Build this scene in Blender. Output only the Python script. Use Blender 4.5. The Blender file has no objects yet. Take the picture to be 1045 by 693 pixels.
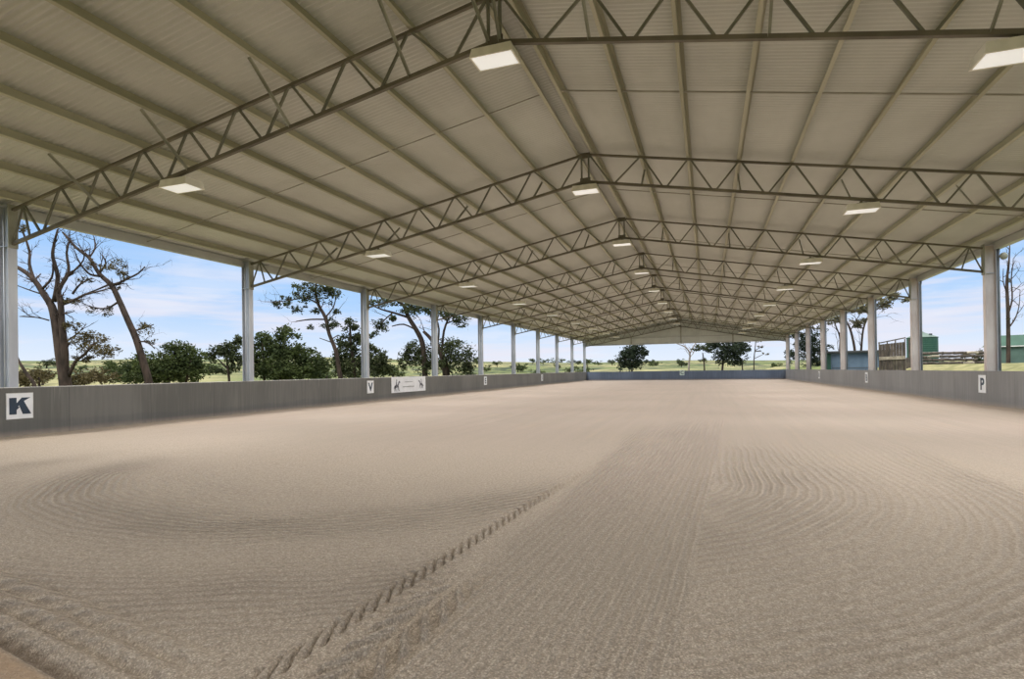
import bpy, math, random
import numpy as np
random.seed(11)
C = bpy.context.scene.collection
PI = math.pi
# ------------------------------------------------------------------ camera model
F, YAW, PIT, ROLL, CY, CX = 575.95, .3334, .0051, -.014, 376.16, 522.5
CAM = (3.497, 0.0, 1.5)
BAY, Y1 = 7.918, 9.387
YE = Y1 + 9*BAY
CWX = 13.3            # column centre line
WX = 13.04            # inner face of the kickboard walls
WH = 1.26
def cross(a, b): return (a[1]*b[2]-a[2]*b[1], a[2]*b[0]-a[0]*b[2], a[0]*b[1]-a[1]*b[0])
_c, _s = math.cos(YAW), math.sin(YAW)
FW = (-_s*math.cos(PIT), _c*math.cos(PIT), math.sin(PIT)); _r = (_c, _s, 0); _u = cross(_r, FW)
RV = tuple(_r[i]*math.cos(ROLL)+_u[i]*math.sin(ROLL) for i in range(3))
UV = tuple(-_r[i]*math.sin(ROLL)+_u[i]*math.cos(ROLL) for i in range(3))
def at(px, py, D):
    """world point seen at (px,py) and D metres ahead"""
    a = (px-CX)/F; b = (CY-py)/F
    return tuple(CAM[i]+D*(FW[i]+a*RV[i]+b*UV[i]) for i in range(3))
cam = bpy.data.cameras.new('camera'); co = bpy.data.objects.new('camera', cam); C.objects.link(co)
from mathutils import Matrix, Vector
co.matrix_world = Matrix(((RV[0], UV[0], -FW[0], CAM[0]), (RV[1], UV[1], -FW[1], CAM[1]), (RV[2], UV[2], -FW[2], CAM[2]), (0, 0, 0, 1)))
cam.sensor_fit = 'HORIZONTAL'; cam.sensor_width = 36; cam.lens = F/1045*36
cam.shift_y = (CY-346.5)/1045; cam.clip_end = 6000
bpy.context.scene.camera = co
bpy.context.scene.view_settings.view_transform = 'Standard'

# ------------------------------------------------------------------ mesh helpers
class MB:
    def __init__(s): s.v = []; s.f = []
    def add(s, vs, fs):
        n = len(s.v); s.v += [tuple(v) for v in vs]; s.f += [tuple(i+n for i in f) for f in fs]; return s
    def box(s, x0, x1, y0, y1, z0, z1):
        return s.add([(x0,y0,z0),(x1,y0,z0),(x1,y1,z0),(x0,y1,z0),(x0,y0,z1),(x1,y0,z1),(x1,y1,z1),(x0,y1,z1)],
                     [(0,3,2,1),(4,5,6,7),(0,1,5,4),(1,2,6,5),(2,3,7,6),(3,0,4,7)])
    def bar(s, a, b, w, h, upv=(0,0,1)):
        a = Vector(a); b = Vector(b); d = (b-a).normalized(); u = Vector(upv)
        if abs(d.dot(u)) > .98: u = Vector((0,1,0))
        r = d.cross(u).normalized(); u = r.cross(d)
        vs = []
        for p in (a, b):
            for sx, sz in ((-1,-1),(1,-1),(1,1),(-1,1)): vs.append(p+r*(sx*w/2)+u*(sz*h/2))
        return s.add(vs, [(0,1,2,3)[::-1],(4,5,6,7),(0,1,5,4),(1,2,6,5),(2,3,7,6),(3,0,4,7)])
    def angle(s, a, b, w, t=.008, upv=(0,1,0), flip=1):
        """L-section from a to b"""
        a = Vector(a); b = Vector(b); d = (b-a).normalized(); u = Vector(upv)
        r = d.cross(u).normalized()*flip; u = r.cross(d)*flip
        pr = [(0,0),(w,0),(w,t),(t,t),(t,w),(0,w)]
        vs = [p+r*(x-w/3)+u*(y-w/3) for p in (a, b) for x, y in pr]
        fs = [(i,(i+1)%6,(i+1)%6+6,i+6) for i in range(6)]+[tuple(range(5,-1,-1)),tuple(range(6,12))]
        return s.add(vs, fs)
    def prism(s, prof, y0, y1):
        n = len(prof)
        vs = [(x,y0,z) for x,z in prof]+[(x,y1,z) for x,z in prof]
        return s.add(vs, [(i,(i+1)%n,(i+1)%n+n,i+n) for i in range(n)]+[tuple(range(n-1,-1,-1)),tuple(range(n,2*n))])
    def tube(s, pts, rad, seg=8):
        """tapered tube through points"""
        pts = [Vector(p) for p in pts]; n = len(pts); base = len(s.v); prev = None
        for i, p in enumerate(pts):
            d = (pts[min(i+1,n-1)]-pts[max(i-1,0)])
            if d.length < 1e-6: d = Vector((0,0,1))
            d.normalize()
            if prev is None:
                r = d.cross(Vector((.3,.9,.1)));
                if r.length < .1: r = d.cross(Vector((1,0,0)))
            else: r = prev-d*prev.dot(d)
            r.normalize(); prev = r; q = d.cross(r)
            R = rad[i] if hasattr(rad,'__len__') else rad
            for k in range(seg):
                a = 2*PI*k/seg; s.v.append(tuple(p+r*(R*math.cos(a))+q*(R*math.sin(a))))
        for i in range(n-1):
            for k in range(seg):
                k2 = (k+1)%seg
                s.f.append((base+i*seg+k, base+i*seg+k2, base+(i+1)*seg+k2, base+(i+1)*seg+k))
        s.f.append(tuple(base+k for k in range(seg))[::-1]); s.f.append(tuple(base+(n-1)*seg+k for k in range(seg)))
        return s
    def build(s, name, mat, parent=None, smooth=False, loc=None):
        me = bpy.data.meshes.new(name); me.from_pydata(s.v, [], s.f); me.materials.append(mat)
        if smooth: me.polygons.foreach_set('use_smooth', [True]*len(me.polygons))
        me.update()
        o = bpy.data.objects.new(name, me); C.objects.link(o)
        if parent: o.parent = parent
        if loc: o.location = loc
        return o
def tag(o, label, cat, group=None):
    o['label'] = label; o['category'] = cat
    if group: o['group'] = group
    return o
def thing(name, label, cat, loc=(0,0,0), group=None):
    o = bpy.data.objects.new(name, None); C.objects.link(o); o.location = loc; o.empty_display_size = .1
    return tag(o, label, cat, group)
def dup(root, loc, label):
    r = root.copy(); C.objects.link(r); r.location = loc; r['label'] = label
    for ch in list(root.children):
        c = ch.copy(); C.objects.link(c); c.parent = r
        for g in list(ch.children):
            d = g.copy(); C.objects.link(d); d.parent = c
    return r
ORD = ['first','second','third','fourth','fifth','sixth','seventh','eighth','ninth','tenth']

# ------------------------------------------------------------------ material helpers
class X:
    """tiny expression wrapper around math nodes"""
    def __init__(s, nt, sock): s.nt = nt; s.s = sock
    def op(s, o, *a, clamp=False):
        n = s.nt.nodes.new('ShaderNodeMath'); n.operation = o; n.use_clamp = clamp
        for i, v in enumerate((s,)+a):
            if isinstance(v, X): s.nt.links.new(v.s, n.inputs[i])
            else: n.inputs[i].default_value = v
        return X(s.nt, n.outputs[0])
    def __add__(s, o): return s.op('ADD', o)
    __radd__ = __add__
    def __sub__(s, o): return s.op('SUBTRACT', o)
    def __rsub__(s, o): return s.op('MULTIPLY', -1.0)+o
    def __mul__(s, o): return s.op('MULTIPLY', o)
    __rmul__ = __mul__
    def __truediv__(s, o): return s.op('DIVIDE', o)
    def sin(s): return s.op('SINE')
    def abs(s): return s.op('ABSOLUTE')
    def min(s, o): return s.op('MINIMUM', o)
    def max(s, o): return s.op('MAXIMUM', o)
    def pw(s, o): return s.op('POWER', o)
    def fract(s): return s.op('FRACT')
    def lt(s, o): return s.op('LESS_THAN', o)
    def ramp(s, a, b):      # smoothstep a->b
        n = s.nt.nodes.new('ShaderNodeMapRange'); n.interpolation_type = 'SMOOTHSTEP'
        s.nt.links.new(s.s, n.inputs[0])
        flip = a > b
        n.inputs[1].default_value = min(a,b); n.inputs[2].default_value = max(a,b)
        n.inputs[3].default_value = 1. if flip else 0.; n.inputs[4].default_value = 0. if flip else 1.
        return X(s.nt, n.outputs[0])
def newmat(name):
    m = bpy.data.materials.new(name); m.use_nodes = True
    nt = m.node_tree; b = nt.nodes['Principled BSDF']
    return m, nt, b
def coords(nt, kind='Object', scale=None):
    t = nt.nodes.new('ShaderNodeTexCoord'); o = t.outputs[kind]
    if scale:
        mp = nt.nodes.new('ShaderNodeMapping'); mp.inputs['Scale'].default_value = scale
        nt.links.new(o, mp.inputs[0]); o = mp.outputs[0]
    return o
def noise(nt, scale, detail=3, vec=None, rough=.5):
    n = nt.nodes.new('ShaderNodeTexNoise'); n.inputs['Scale'].default_value = scale
    n.inputs['Detail'].default_value = detail; n.inputs['Roughness'].default_value = rough
    if vec is not None: nt.links.new(vec, n.inputs['Vector'])
    return X(nt, n.outputs['Fac'])
def mix(nt, fac, a, b):
    n = nt.nodes.new('ShaderNodeMix'); n.data_type = 'RGBA'
    if isinstance(fac, X): nt.links.new(fac.s, n.inputs[0])
    else: n.inputs[0].default_value = fac
    for i, v in ((6, a), (7, b)):
        if isinstance(v, tuple): n.inputs[i].default_value = v+(1,)
        else: nt.links.new(v, n.inputs[i])
    return n.outputs[2]
def bump(nt, b, h, dist, strength=1.):
    n = nt.nodes.new('ShaderNodeBump'); n.inputs['Distance'].default_value = dist; n.inputs['Strength'].default_value = strength
    nt.links.new(h.s, n.inputs['Height']); nt.links.new(n.outputs[0], b.inputs['Normal'])
def simple(name, c1, c2=None, rough=.6, metal=0., scale=3., vscale=None, spec=.3, detail=4):
    m, nt, b = newmat(name)
    b.inputs['Roughness'].default_value = rough; b.inputs['Metallic'].default_value = metal
    b.inputs['Specular IOR Level'].default_value = spec
    if c2 is None: c2 = tuple(x*.85 for x in c1)
    n = noise(nt, scale, detail, coords(nt, 'Object', vscale))
    nt.links.new(mix(nt, n.ramp(.35,.65), c1, c2), b.inputs['Base Color'])
    return m

M = {}
M['truss'] = simple('truss_steel', (.17,.15,.105), (.115,.10,.072), .55, .0, 1.2)
M['web'] = simple('web_steel', (.20,.195,.15), (.135,.135,.10), .55, .0, 1.2)
M['brace'] = simple('brace_galvanised', (.36,.36,.29), (.26,.26,.2), .5, .1, 2)
M['purlin'] = simple('purlin_galvanised', (.47,.45,.335), (.335,.32,.22), .5, .15, .8, (1,.15,1))
M['bridging'] = simple('bridging_steel', (.38,.36,.30), None, .6)
M['eave'] = simple('eave_galvanised', (.52,.52,.48), (.42,.43,.41), .45, .2, .7, (1,.2,1))
M['column'] = simple('column_galvanised', (.56,.58,.62), (.40,.42,.46), .42, .35, 1.6, (1,1,.25))
M['colwarmlit'] = simple('column_galvanised_warm_lit', (.66,.60,.57), (.52,.44,.41), .45, .25, 2.0, (1,1,.3))  # warm light off the sand painted into the steel colour
M['pipe'] = simple('downpipe_grey', (.20,.22,.26), None, .4, .2)
M['white'] = simple('white_enamel', (.80,.79,.74), (.74,.73,.68), .35)
M['cap'] = simple('cap_strip', (.72,.72,.69), (.5,.5,.48), .45, .0, 2)
M['sign'] = simple('sign_white', (.80,.82,.84), (.74,.75,.77), .4)
M['ink'] = simple('sign_ink', (.035,.055,.085), None, .5)
M['bannerink'] = simple('banner_ink', (.10,.10,.12), (.22,.22,.25), .6, 0, 14)
M['bannertext'] = simple('banner_text', (.36,.37,.37), None, .6)
M['bark'] = simple('bark', (.066,.049,.040), (.030,.024,.020), .9, 0, 5, (1,1,.3), .1)
M['palebark'] = simple('pale_bark', (.30,.26,.23), (.16,.13,.12), .9, 0, 4, (1,1,.3), .1)

def leafmat(name, c1, c2, tr=.25):
    m, nt, b = newmat(name); b.inputs['Roughness'].default_value = .75; b.inputs['Specular IOR Level'].default_value = .15
    n = noise(nt, 1.1, 3, coords(nt, 'Object')); n2 = noise(nt, 9, 1, coords(nt, 'Object'))
    col = mix(nt, (n*.6+n2*.4).ramp(.38,.62), c1, c2)
    nt.links.new(col, b.inputs['Base Color'])
    t = nt.nodes.new('ShaderNodeBsdfTranslucent'); nt.links.new(col, t.inputs[0])
    ms = nt.nodes.new('ShaderNodeMixShader'); ms.inputs[0].default_value = tr
    nt.links.new(b.outputs[0], ms.inputs[1]); nt.links.new(t.outputs[0], ms.inputs[2])
    nt.links.new(ms.outputs[0], nt.nodes['Material Output'].inputs[0]); return m
M['leaf_pine'] = leafmat('pine_foliage', (.060,.075,.030), (.028,.036,.018))
M['leaf_green'] = leafmat('green_foliage', (.075,.098,.032), (.030,.044,.018))
M['leaf_dark'] = leafmat('dark_foliage', (.035,.048,.028), (.016,.024,.015))
M['leaf_dry'] = leafmat('brown_foliage', (.115,.095,.045), (.055,.048,.025))
M['leaf_euc'] = leafmat('eucalypt_foliage', (.16,.15,.085), (.075,.07,.045))

# roof sheeting
m, nt, b = newmat('roof_sheet'); M['roof'] = m
b.inputs['Roughness'].default_value = .45; b.inputs['Specular IOR Level'].default_value = .35
v = coords(nt, 'Object'); n = noise(nt, .35, 3, v); n2 = noise(nt, 3, 4, coords(nt,'Object',(1,.3,1)))
nt.links.new(mix(nt, (n*.7+n2*.3).ramp(.3,.7), (.58,.58,.525), (.505,.505,.45)), b.inputs['Base Color'])
M['gable'] = simple('gable_sheet', (.62,.64,.60), (.54,.56,.53), .5, 0, .6)

# kickboard walls
def wallmat(name, c1, c2, stain):
    m, nt, b = newmat(name); b.inputs['Roughness'].default_value = .7; b.inputs['Specular IOR Level'].default_value = .25
    sep = nt.nodes.new('ShaderNodeSeparateXYZ'); nt.links.new(coords(nt,'Object'), sep.inputs[0])
    x = X(nt, sep.outputs[0]); y = X(nt, sep.outputs[1]); z = X(nt, sep.outputs[2])
    n = noise(nt, .5, 5, coords(nt,'Object',(1,1,.5))); st = noise(nt, 1.0, 5, coords(nt,'Object',(14,14,.6)))
    fine = noise(nt, 6, 4, coords(nt,'Object',(1,1,1)))
    col = mix(nt, (n*.6+st*.4).ramp(.35,.65), c1, c2)
    wob = (noise(nt, .8, 3, coords(nt,'Object'))-.5)*.35
    low = (z+wob).ramp(.42,.30)
    col = mix(nt, low*.22, col, stain)
    run = (st.ramp(.62,.72)*z.ramp(.4,1.2))*.35
    col = mix(nt, run, col, (.42,.41,.38))
    dust = z.ramp(.22,.0)*(fine*.8+.35)
    col = mix(nt, dust*.9, col, (.40,.33,.27))
    jn = (((x+y)/2.4).fract()-.5).abs().ramp(.4945,.4975)
    col = mix(nt, jn*.4, col, (.08,.08,.08))
    nt.links.new(col, b.inputs['Base Color'])
    bump(nt, b, fine*.3-jn, .006)
    return m
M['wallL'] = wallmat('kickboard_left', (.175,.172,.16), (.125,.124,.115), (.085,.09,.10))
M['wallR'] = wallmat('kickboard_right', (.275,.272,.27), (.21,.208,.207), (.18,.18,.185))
M['wallF'] = wallmat('kickboard_far', (.15,.19,.265), (.10,.13,.185), (.09,.10,.14))

# ------------------------------------------------------------------ sand floor
m, nt, b = newmat('raked_sand'); M['sand'] = m
b.inputs['Roughness'].default_value = .9; b.inputs['Specular IOR Level'].default_value = .15
oc = coords(nt, 'Object'); sep = nt.nodes.new('ShaderNodeSeparateXYZ'); nt.links.new(oc, sep.inputs[0])
x = X(nt, sep.outputs[0]); y = X(nt, sep.outputs[1])
warp = noise(nt, .45, 3, oc)-.5; warp2 = noise(nt, 2.2, 3, oc)-.5
big = noise(nt, .22, 4, oc); blot = noise(nt, .9, 3, oc)
edge = x-(3.30+(y-2.9)*.045)+warp2*.10
ms = edge.ramp(.03,-.03)*(x+warp*.5).ramp(1.62,1.95)*(y+warp*9).ramp(20,6)
g_s = ((x+warp2*.03-(y*.045))*(2*PI/.082)).sin()
def ring(cx, cy, per, wob):
    dx = x-cx; dy = (y-cy).min(0.)
    d = (dx*dx+dy*dy).pw(.5)+warp*wob+warp2*.05
    return d, (d*(2*PI/per)).sin()
dR, gR = ring(.6, 8.2, .118, .35)
mr = edge.ramp(-.03,.03)*(y+warp*3).ramp(14,8.5)*dR.ramp(6.7,6.2)
dL, gL = ring(-2.0, 8.3, .105, .5)
ml = (x+warp*.5).ramp(1.75,1.45)*(y+warp*4).ramp(8.6,6.2)*dL.ramp(2.0,3.2)
ampR = ((dR*2.1).sin()*.3+.7)*(blot*.9+.35)
ampL = ((dL*3.3+1).sin()*.35+.65)*(blot*.9+.3)
fadeb = .35+.65*1.0
far = y.ramp(7,16)
st = noise(nt, 1.0, 4, coords(nt,'Object',(3.2,.10,1)))
st2 = noise(nt, 1.0, 3, coords(nt,'Object',(9,.25,1)))
grain = noise(nt, 85, 2, oc, .8); grain2 = noise(nt, 30, 3, oc, .7)
vor = nt.nodes.new('ShaderNodeTexVoronoi'); vor.inputs['Scale'].default_value = 70; nt.links.new(oc, vor.inputs['Vector'])
vd = X(nt, vor.outputs['Distance'])
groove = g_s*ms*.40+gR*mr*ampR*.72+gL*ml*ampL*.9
hgt = groove*.040+(grain-.5)*.016*y.ramp(9,2.5)+(grain2-.5)*.024*(y.ramp(14,4)*.8+.2)+(vd*-.006)*y.ramp(9,3)+(st-.5)*.03*far+(st2-.5)*.010*far+(blot-.5)*.01
bump(nt, b, hgt, 1.0, 1.0)
fac = (grain*.55+grain2*.45)
c = mix(nt, fac.ramp(.34,.66), (.295,.235,.175), (.62,.525,.415))
c = mix(nt, (vd.ramp(.30,.55)*.5)*y.ramp(9,3), c, (.20,.165,.125))
c = mix(nt, groove.ramp(.0,-.9)*.46, c, (.19,.145,.105))  # groove shade painted in: troughs tinted darker for contrast
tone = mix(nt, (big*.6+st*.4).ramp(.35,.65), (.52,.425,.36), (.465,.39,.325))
c = mix(nt, y.ramp(2.5,17)*.88, c, tone)  # far sand painted lighter, standing in for the stronger light there
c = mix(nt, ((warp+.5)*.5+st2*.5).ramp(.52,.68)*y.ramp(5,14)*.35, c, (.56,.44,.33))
dm = ((x+2.)*(x+2.)+(y-8.3)*(y-8.3)).pw(.5)
vq = y+x*.2
c = mix(nt, vq.ramp(2.00,1.90)*x.ramp(1.1,.6)*.75, c, (.36,.245,.15))
c = mix(nt, (vq-2.04).abs().ramp(.06,.02)*x.ramp(1.1,.6)*.5, c, (.15,.11,.08))  # shade in the furrow painted as a dark line
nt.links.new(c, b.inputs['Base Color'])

def grid_axis(pts):   # pts: list of (start, step)
    out = []; 
    for (a, stp), (bb, _) in zip(pts[:-1], pts[1:]):
        n = max(1, round((bb-a)/stp)); out += list(np.linspace(a, bb, n+1)[:-1])
    out.append(pts[-1][0]); return np.array(out)
gx = grid_axis([(-13.08,.4),(-7,.10),(-2.5,.03),(3.2,.06),(8,.4),(13.08,0)])
gy = grid_axis([(-8,.6),(.9,.1),(1.5,.02),(4.6,.03),(9,.08),(14,.4),(YE+.02,0)])
gx = np.unique(np.concatenate([gx, np.arange(1.15,2.25,.012)])); 
GX, GY = np.meshgrid(gx, gy)
def sst(a, b, v):
    t = np.clip((v-a)/(b-a), 0, 1); return t*t*(3-2*t)
rng = np.random.default_rng(4)
Z = np.zeros_like(GX)
for k in range(14):       # soft undulation
    fx, fy, ph = rng.normal(0, .9), rng.normal(0, .6), rng.uniform(0, 6.28)
    Z += .004*np.sin(GX*fx+GY*fy+ph)
dl = np.hypot(GX+2.0, GY-8.3)
inb = sst(.95, .45, GX)*(GY < 8.3)
vv = GY+.2*GX-2.07
mb_ = sst(1.15, .75, GX)*(GY < 3.2)
Z += mb_*(-.06*np.exp(-((vv+.03)/.045)**2)+.04*np.exp(-((vv+.17)/.08)**2)+.024*np.exp(-((vv-.07)/.045)**2)-.03*np.exp(-((vv-.155)/.03)**2)
          +.024*np.exp(-((vv-.23)/.04)**2)-.022*np.exp(-((vv-.32)/.03)**2)+.018*np.exp(-((vv-.40)/.04)**2)-.016*np.exp(-((vv-.49)/.03)**2))
Z += .01*rng.normal(0, .35, GX.shape)*mb_*np.exp(-(vv/.35)**2)
Z += 0*inb*(.050*np.exp(-((dl-6.50)/.07)**2)-.10*np.exp(-((dl-6.72)/.07)**2)+.07*np.exp(-((dl-6.93)/.09)**2)+.018*np.exp(-((dl-6.42)/.05)**2)-.012*np.exp(-((dl-5.75)/.04)**2)+.014*np.exp(-((dl-5.66)/.04)**2))
# tyre print of small slanted lugs
xc = 1.40+.035*(GY-2.2)+.004*(GY-2.2)**2; u = GX-xc
fade = sst(9.0, 4.0, GY)*.8+.2*(GY < 9.2)
ph = ((GY+u*2.2)/.15) % 1.0
lug = sst(.10,.18,ph)*(1-sst(.38,.46,ph))
wv = sst(.075,.055,np.abs(u))
Z += fade*(-.042*lug*wv+.018*(1-lug)*wv*np.exp(-(u/.05)**2)-.004*wv)
Z += fade*.010*np.exp(-((np.abs(u)-.095)/.02)**2)
# second, wider print with long lugs fading out
u2 = GX-(1.80+.0*(GY-2)); f2 = sst(4.2, 2.9, GY)
ph2 = ((GY+np.abs(u2)*2.0)/.24) % 1.0
bar = sst(.0,.12,ph2)*(1-sst(.34,.46,ph2))
w2 = sst(.20,.16,np.abs(u2))*sst(.015,.04,np.abs(u2))
Z += f2*w2*(.036*bar-.016*(1-bar))
# sand banked a little against the boards
Z += .05*np.exp(-((WX-np.abs(GX))/.18)**2)
nyy, nxx = GX.shape
verts = np.stack([GX, GY, Z], -1).reshape(-1, 3)
idx = np.arange(nxx*nyy).reshape(nyy, nxx)
quads = np.stack([idx[:-1,:-1], idx[:-1,1:], idx[1:,1:], idx[1:,:-1]], -1).reshape(-1, 4)
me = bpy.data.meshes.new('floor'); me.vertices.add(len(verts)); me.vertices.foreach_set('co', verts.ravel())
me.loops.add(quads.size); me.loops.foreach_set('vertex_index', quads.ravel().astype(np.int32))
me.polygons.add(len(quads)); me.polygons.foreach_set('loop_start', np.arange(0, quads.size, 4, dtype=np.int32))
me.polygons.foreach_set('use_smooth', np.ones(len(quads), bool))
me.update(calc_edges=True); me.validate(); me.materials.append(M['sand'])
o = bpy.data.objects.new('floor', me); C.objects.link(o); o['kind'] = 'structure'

# ------------------------------------------------------------------ walls
def st_(o): o['kind'] = 'structure'; return o
for sgn, nm, mt in ((-1, 'left', 'wallL'), (1, 'right', 'wallR')):
    a, bb = sorted((sgn*WX, sgn*(WX+.07)))
    st_(MB().box(a, bb, -8, YE+.1, -.1, WH).build('wall_'+nm, M[mt]))
    tr = MB()
    a, bb = sorted((sgn*(WX-.005), sgn*(WX+.095)))
    y0 = -8.
    tr.box(a, bb, -8, YE+.1, WH, WH+.018)
    st_(tr.build('trim_'+('1' if sgn < 0 else '2'), M['cap' if sgn < 0 else 'wallR']))
st_(MB().box(-WX, WX, YE+.02, YE+.09, -.1, WH).build('wall_far', M['wallF']))

# ------------------------------------------------------------------ roof
RS = .1855
def zr(x): return 8.475-RS*abs(x)        # underside of sheeting
PER = .125
ys = []; zs = []
y = -7.0
prof = [(PER*k/6, .016-.016*math.cos(2*PI*k/6)) for k in range(6)]
yy = []; zz = []
while y < YE+.3:
    for dy, dz in prof: yy.append(y+dy); zz.append(dz)
    y += PER
yy = np.array(yy); zz = np.array(zz); n = len(yy)
vs = []; fs = []
for sgn in (-1, 1):
    for xx in (0.0, 13.62):
        for q in range(n): vs.append((sgn*xx, yy[q], zr(xx)+zz[q]))
for q in range(n-1):
    fs.append((q, q+1, n+q+1, n+q)); fs.append((2*n+q, 3*n+q, 3*n+q+1, 2*n+q+1))
st_(MB().add(vs, fs).build('ceiling', M['roof']))
st_(MB().add([(-.32,-7,zr(.32)+.06),(0,-7,zr(0)+.07),(.32,-7,zr(.32)+.06),(-.32,YE+.3,zr(.32)+.06),(0,YE+.3,zr(0)+.07),(.32,YE+.3,zr(.32)+.06)],
         [(0,1,4,3),(1,2,5,4)]).build('trim_3', M['gable']))

XK = [1.70+1.375*k for k in range(9)]
def purlin(x, down):
    """Z section on the slope: web, two flanges, lips"""
    s = 1 if x > 0 else -1
    zb = 8.255-RS*abs(x); h = .20; t = .006; w = .075; sl = RS
    def P(u, v): return (x+s*u, zb+v-sl*u)
    pr = [P(0,0),P(-w,0),P(-w,.02),P(-w+t,.02),P(-w+t,t),P(-t,t),P(-t,h),P(w,h),P(w,h-.02),P(w-t,h-.02),P(w-t,h-t),P(0,h-t)] if down else \
         [P(0,0),P(w,0),P(w,.02),P(w-t,.02),P(w-t,t),P(t,t),P(t,h),P(-w,h),P(-w,h-.02),P(-w+t,h-.02),P(-w+t,h-t),P(0,h-t)]
    return MB().prism(pr, -6.8, YE)
for s, side in ((-1,'left'),(1,'right')):
    for k, xk in enumerate([.26]+XK):
        o = purlin(s*xk, True).build('roof_purlin', M['purlin'])
        lab = ('long galvanised ridge purlin just %s of the roof peak' % side) if k == 0 else \
              ('long galvanised roof purlin, %s down from the ridge purlin on the %s slope' % (ORD[k-1], side))
        tag(o, lab, 'purlin', 'purlins of the %s roof slope' % side)
    # eave beam: channel with folded lips, plus gutter lip outside
    e = thing('eave_beam', 'pale galvanised eave beam running along the tops of the %s columns' % side, 'beam', (0,0,0))
    X0 = s*13.42
    def q(u, v): return (X0+s*u, v)
    MB().prism([q(0,5.70),q(.09,5.70),q(.09,5.73),q(.006,5.73),q(.006,5.92),q(.09,5.91),q(.09,5.94),q(0,5.955)], -6.8, YE+.1).build('channel', M['eave'], e)
    MB().prism([q(.12,5.90),q(.12,5.72),q(.26,5.72),q(.26,5.93),q(.254,5.93),q(.254,5.726),q(.126,5.726),q(.126,5.90)], -6.8, YE+.1).build('gutter', M['eave'], e)
# bridging rows
for i in range(9):
    yb = Y1+BAY*(i+.5)-.1
    for s, side in ((-1,'left'),(1,'right')):
        o = MB().angle((s*.26, yb, 8.30-RS*.26), (s*13.4, yb, 8.30-RS*13.4), .032, .005, (0,1,0), 1).build('bridging_bar', M['bridging'])
        tag(o, 'thin steel bridging bar across the %s slope purlins, between the %s and %s roof trusses' % (side, ORD[i], ORD[i+1]), 'bar', 'bridging bars between purlins')

# ------------------------------------------------------------------ trusses
def zt(x): return 8.205-RS*abs(x)
def zb(x): return 7.36-.187*abs(x)
XB = [.85]+[ (XK[k]+XK[k+1])/2 for k in range(8)]
def make_truss(fly):
    t = thing('roof_truss', '', 'truss', (0,0,0), 'steel roof trusses across the arena')
    for s in (-1, 1):
        MB().bar((0,0,zt(0)), (s*13.12,0,zt(13.12)), .075, .06).build('top_chord', M['truss'], t)
        MB().bar((0,0,zb(0)), (s*13.12,0,zb(13.12)), .08, .075).build('bottom_chord', M['truss'], t)
        MB().bar((s*.11,0,zt(.11)), (s*.11,0,zb(.11)), .05, .05).build('king_post', M['web'], t)
        MB().box(s*13.105-.015, s*13.105+.015, -.11, .11, 4.80, 5.90).build('end_plate', M['brace'], t)
        tops = [0.0]+XK
        for k, xb_ in enumerate(XB):
            for xt_ in (tops[k], tops[k+1]):
                off = .05 if xt_ > xb_ else -.05
                MB().bar((s*(xt_-off*.8 if xt_ else .12),0,zt(xt_)), (s*(xb_+off),0,zb(xb_)), .045, .045).build('web_member', M['web'], t)
        MB().bar((s*XK[8],0,zt(XK[8])), (s*12.45,0,zb(12.45)), .04, .04).build('web_member', M['web'], t)
        MB().bar((s*XK[8],0,zt(XK[8])), (s*13.08,0,zb(13.08)+.03), .04, .04).build('web_member', M['web'], t)
        for xf in (XK[0], XK[2], XK[4], XK[6]):
            MB().angle((s*xf, fly*1.1, 8.22-RS*xf), (s*xf, 0, zb(xf)), .05, .006, (1,0,0), 1).build('fly_brace', M['brace'], t)
        if fly < 0:
            MB().angle((s*.24, fly*1.0, 8.2), (s*.1, 0, zb(.1)), .05, .006, (1,0,0), 1).build('fly_brace', M['brace'], t)
    for s in (0,):
        MB().box(-.16,.16,-.012,.012,zb(0)-.07,zb(0)+.12).build('gusset_plate', M['truss'], t)
        MB().box(-.16,.16,-.012,.012,zt(0)-.12,zt(0)+.05).build('gusset_plate', M['truss'], t)
    return t
TL = ['steel roof truss nearest the camera, its peak cut off by the top of the photo',
      'second steel roof truss from the camera, ending at the second left column',
      'third steel roof truss from the camera, ending at the nearest right column in view']
TL += ['%s steel roof truss counting away from the camera' % ORD[k] for k in range(3, 9)]
TL += ['farthest steel roof truss, standing against the sheeted gable']
t1 = make_truss(-1); t1.location = (0, Y1, 0); t1['label'] = TL[0]
t2 = make_truss(1); t2.location = (0, Y1+BAY, 0); t2['label'] = TL[1]
dup(t1, (0, Y1-BAY, 0), 'steel roof truss overhead behind the camera')
for i in range(2, 10): dup(t2, (0, Y1+BAY*i-(.05 if i == 9 else 0), 0), TL[i])

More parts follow.
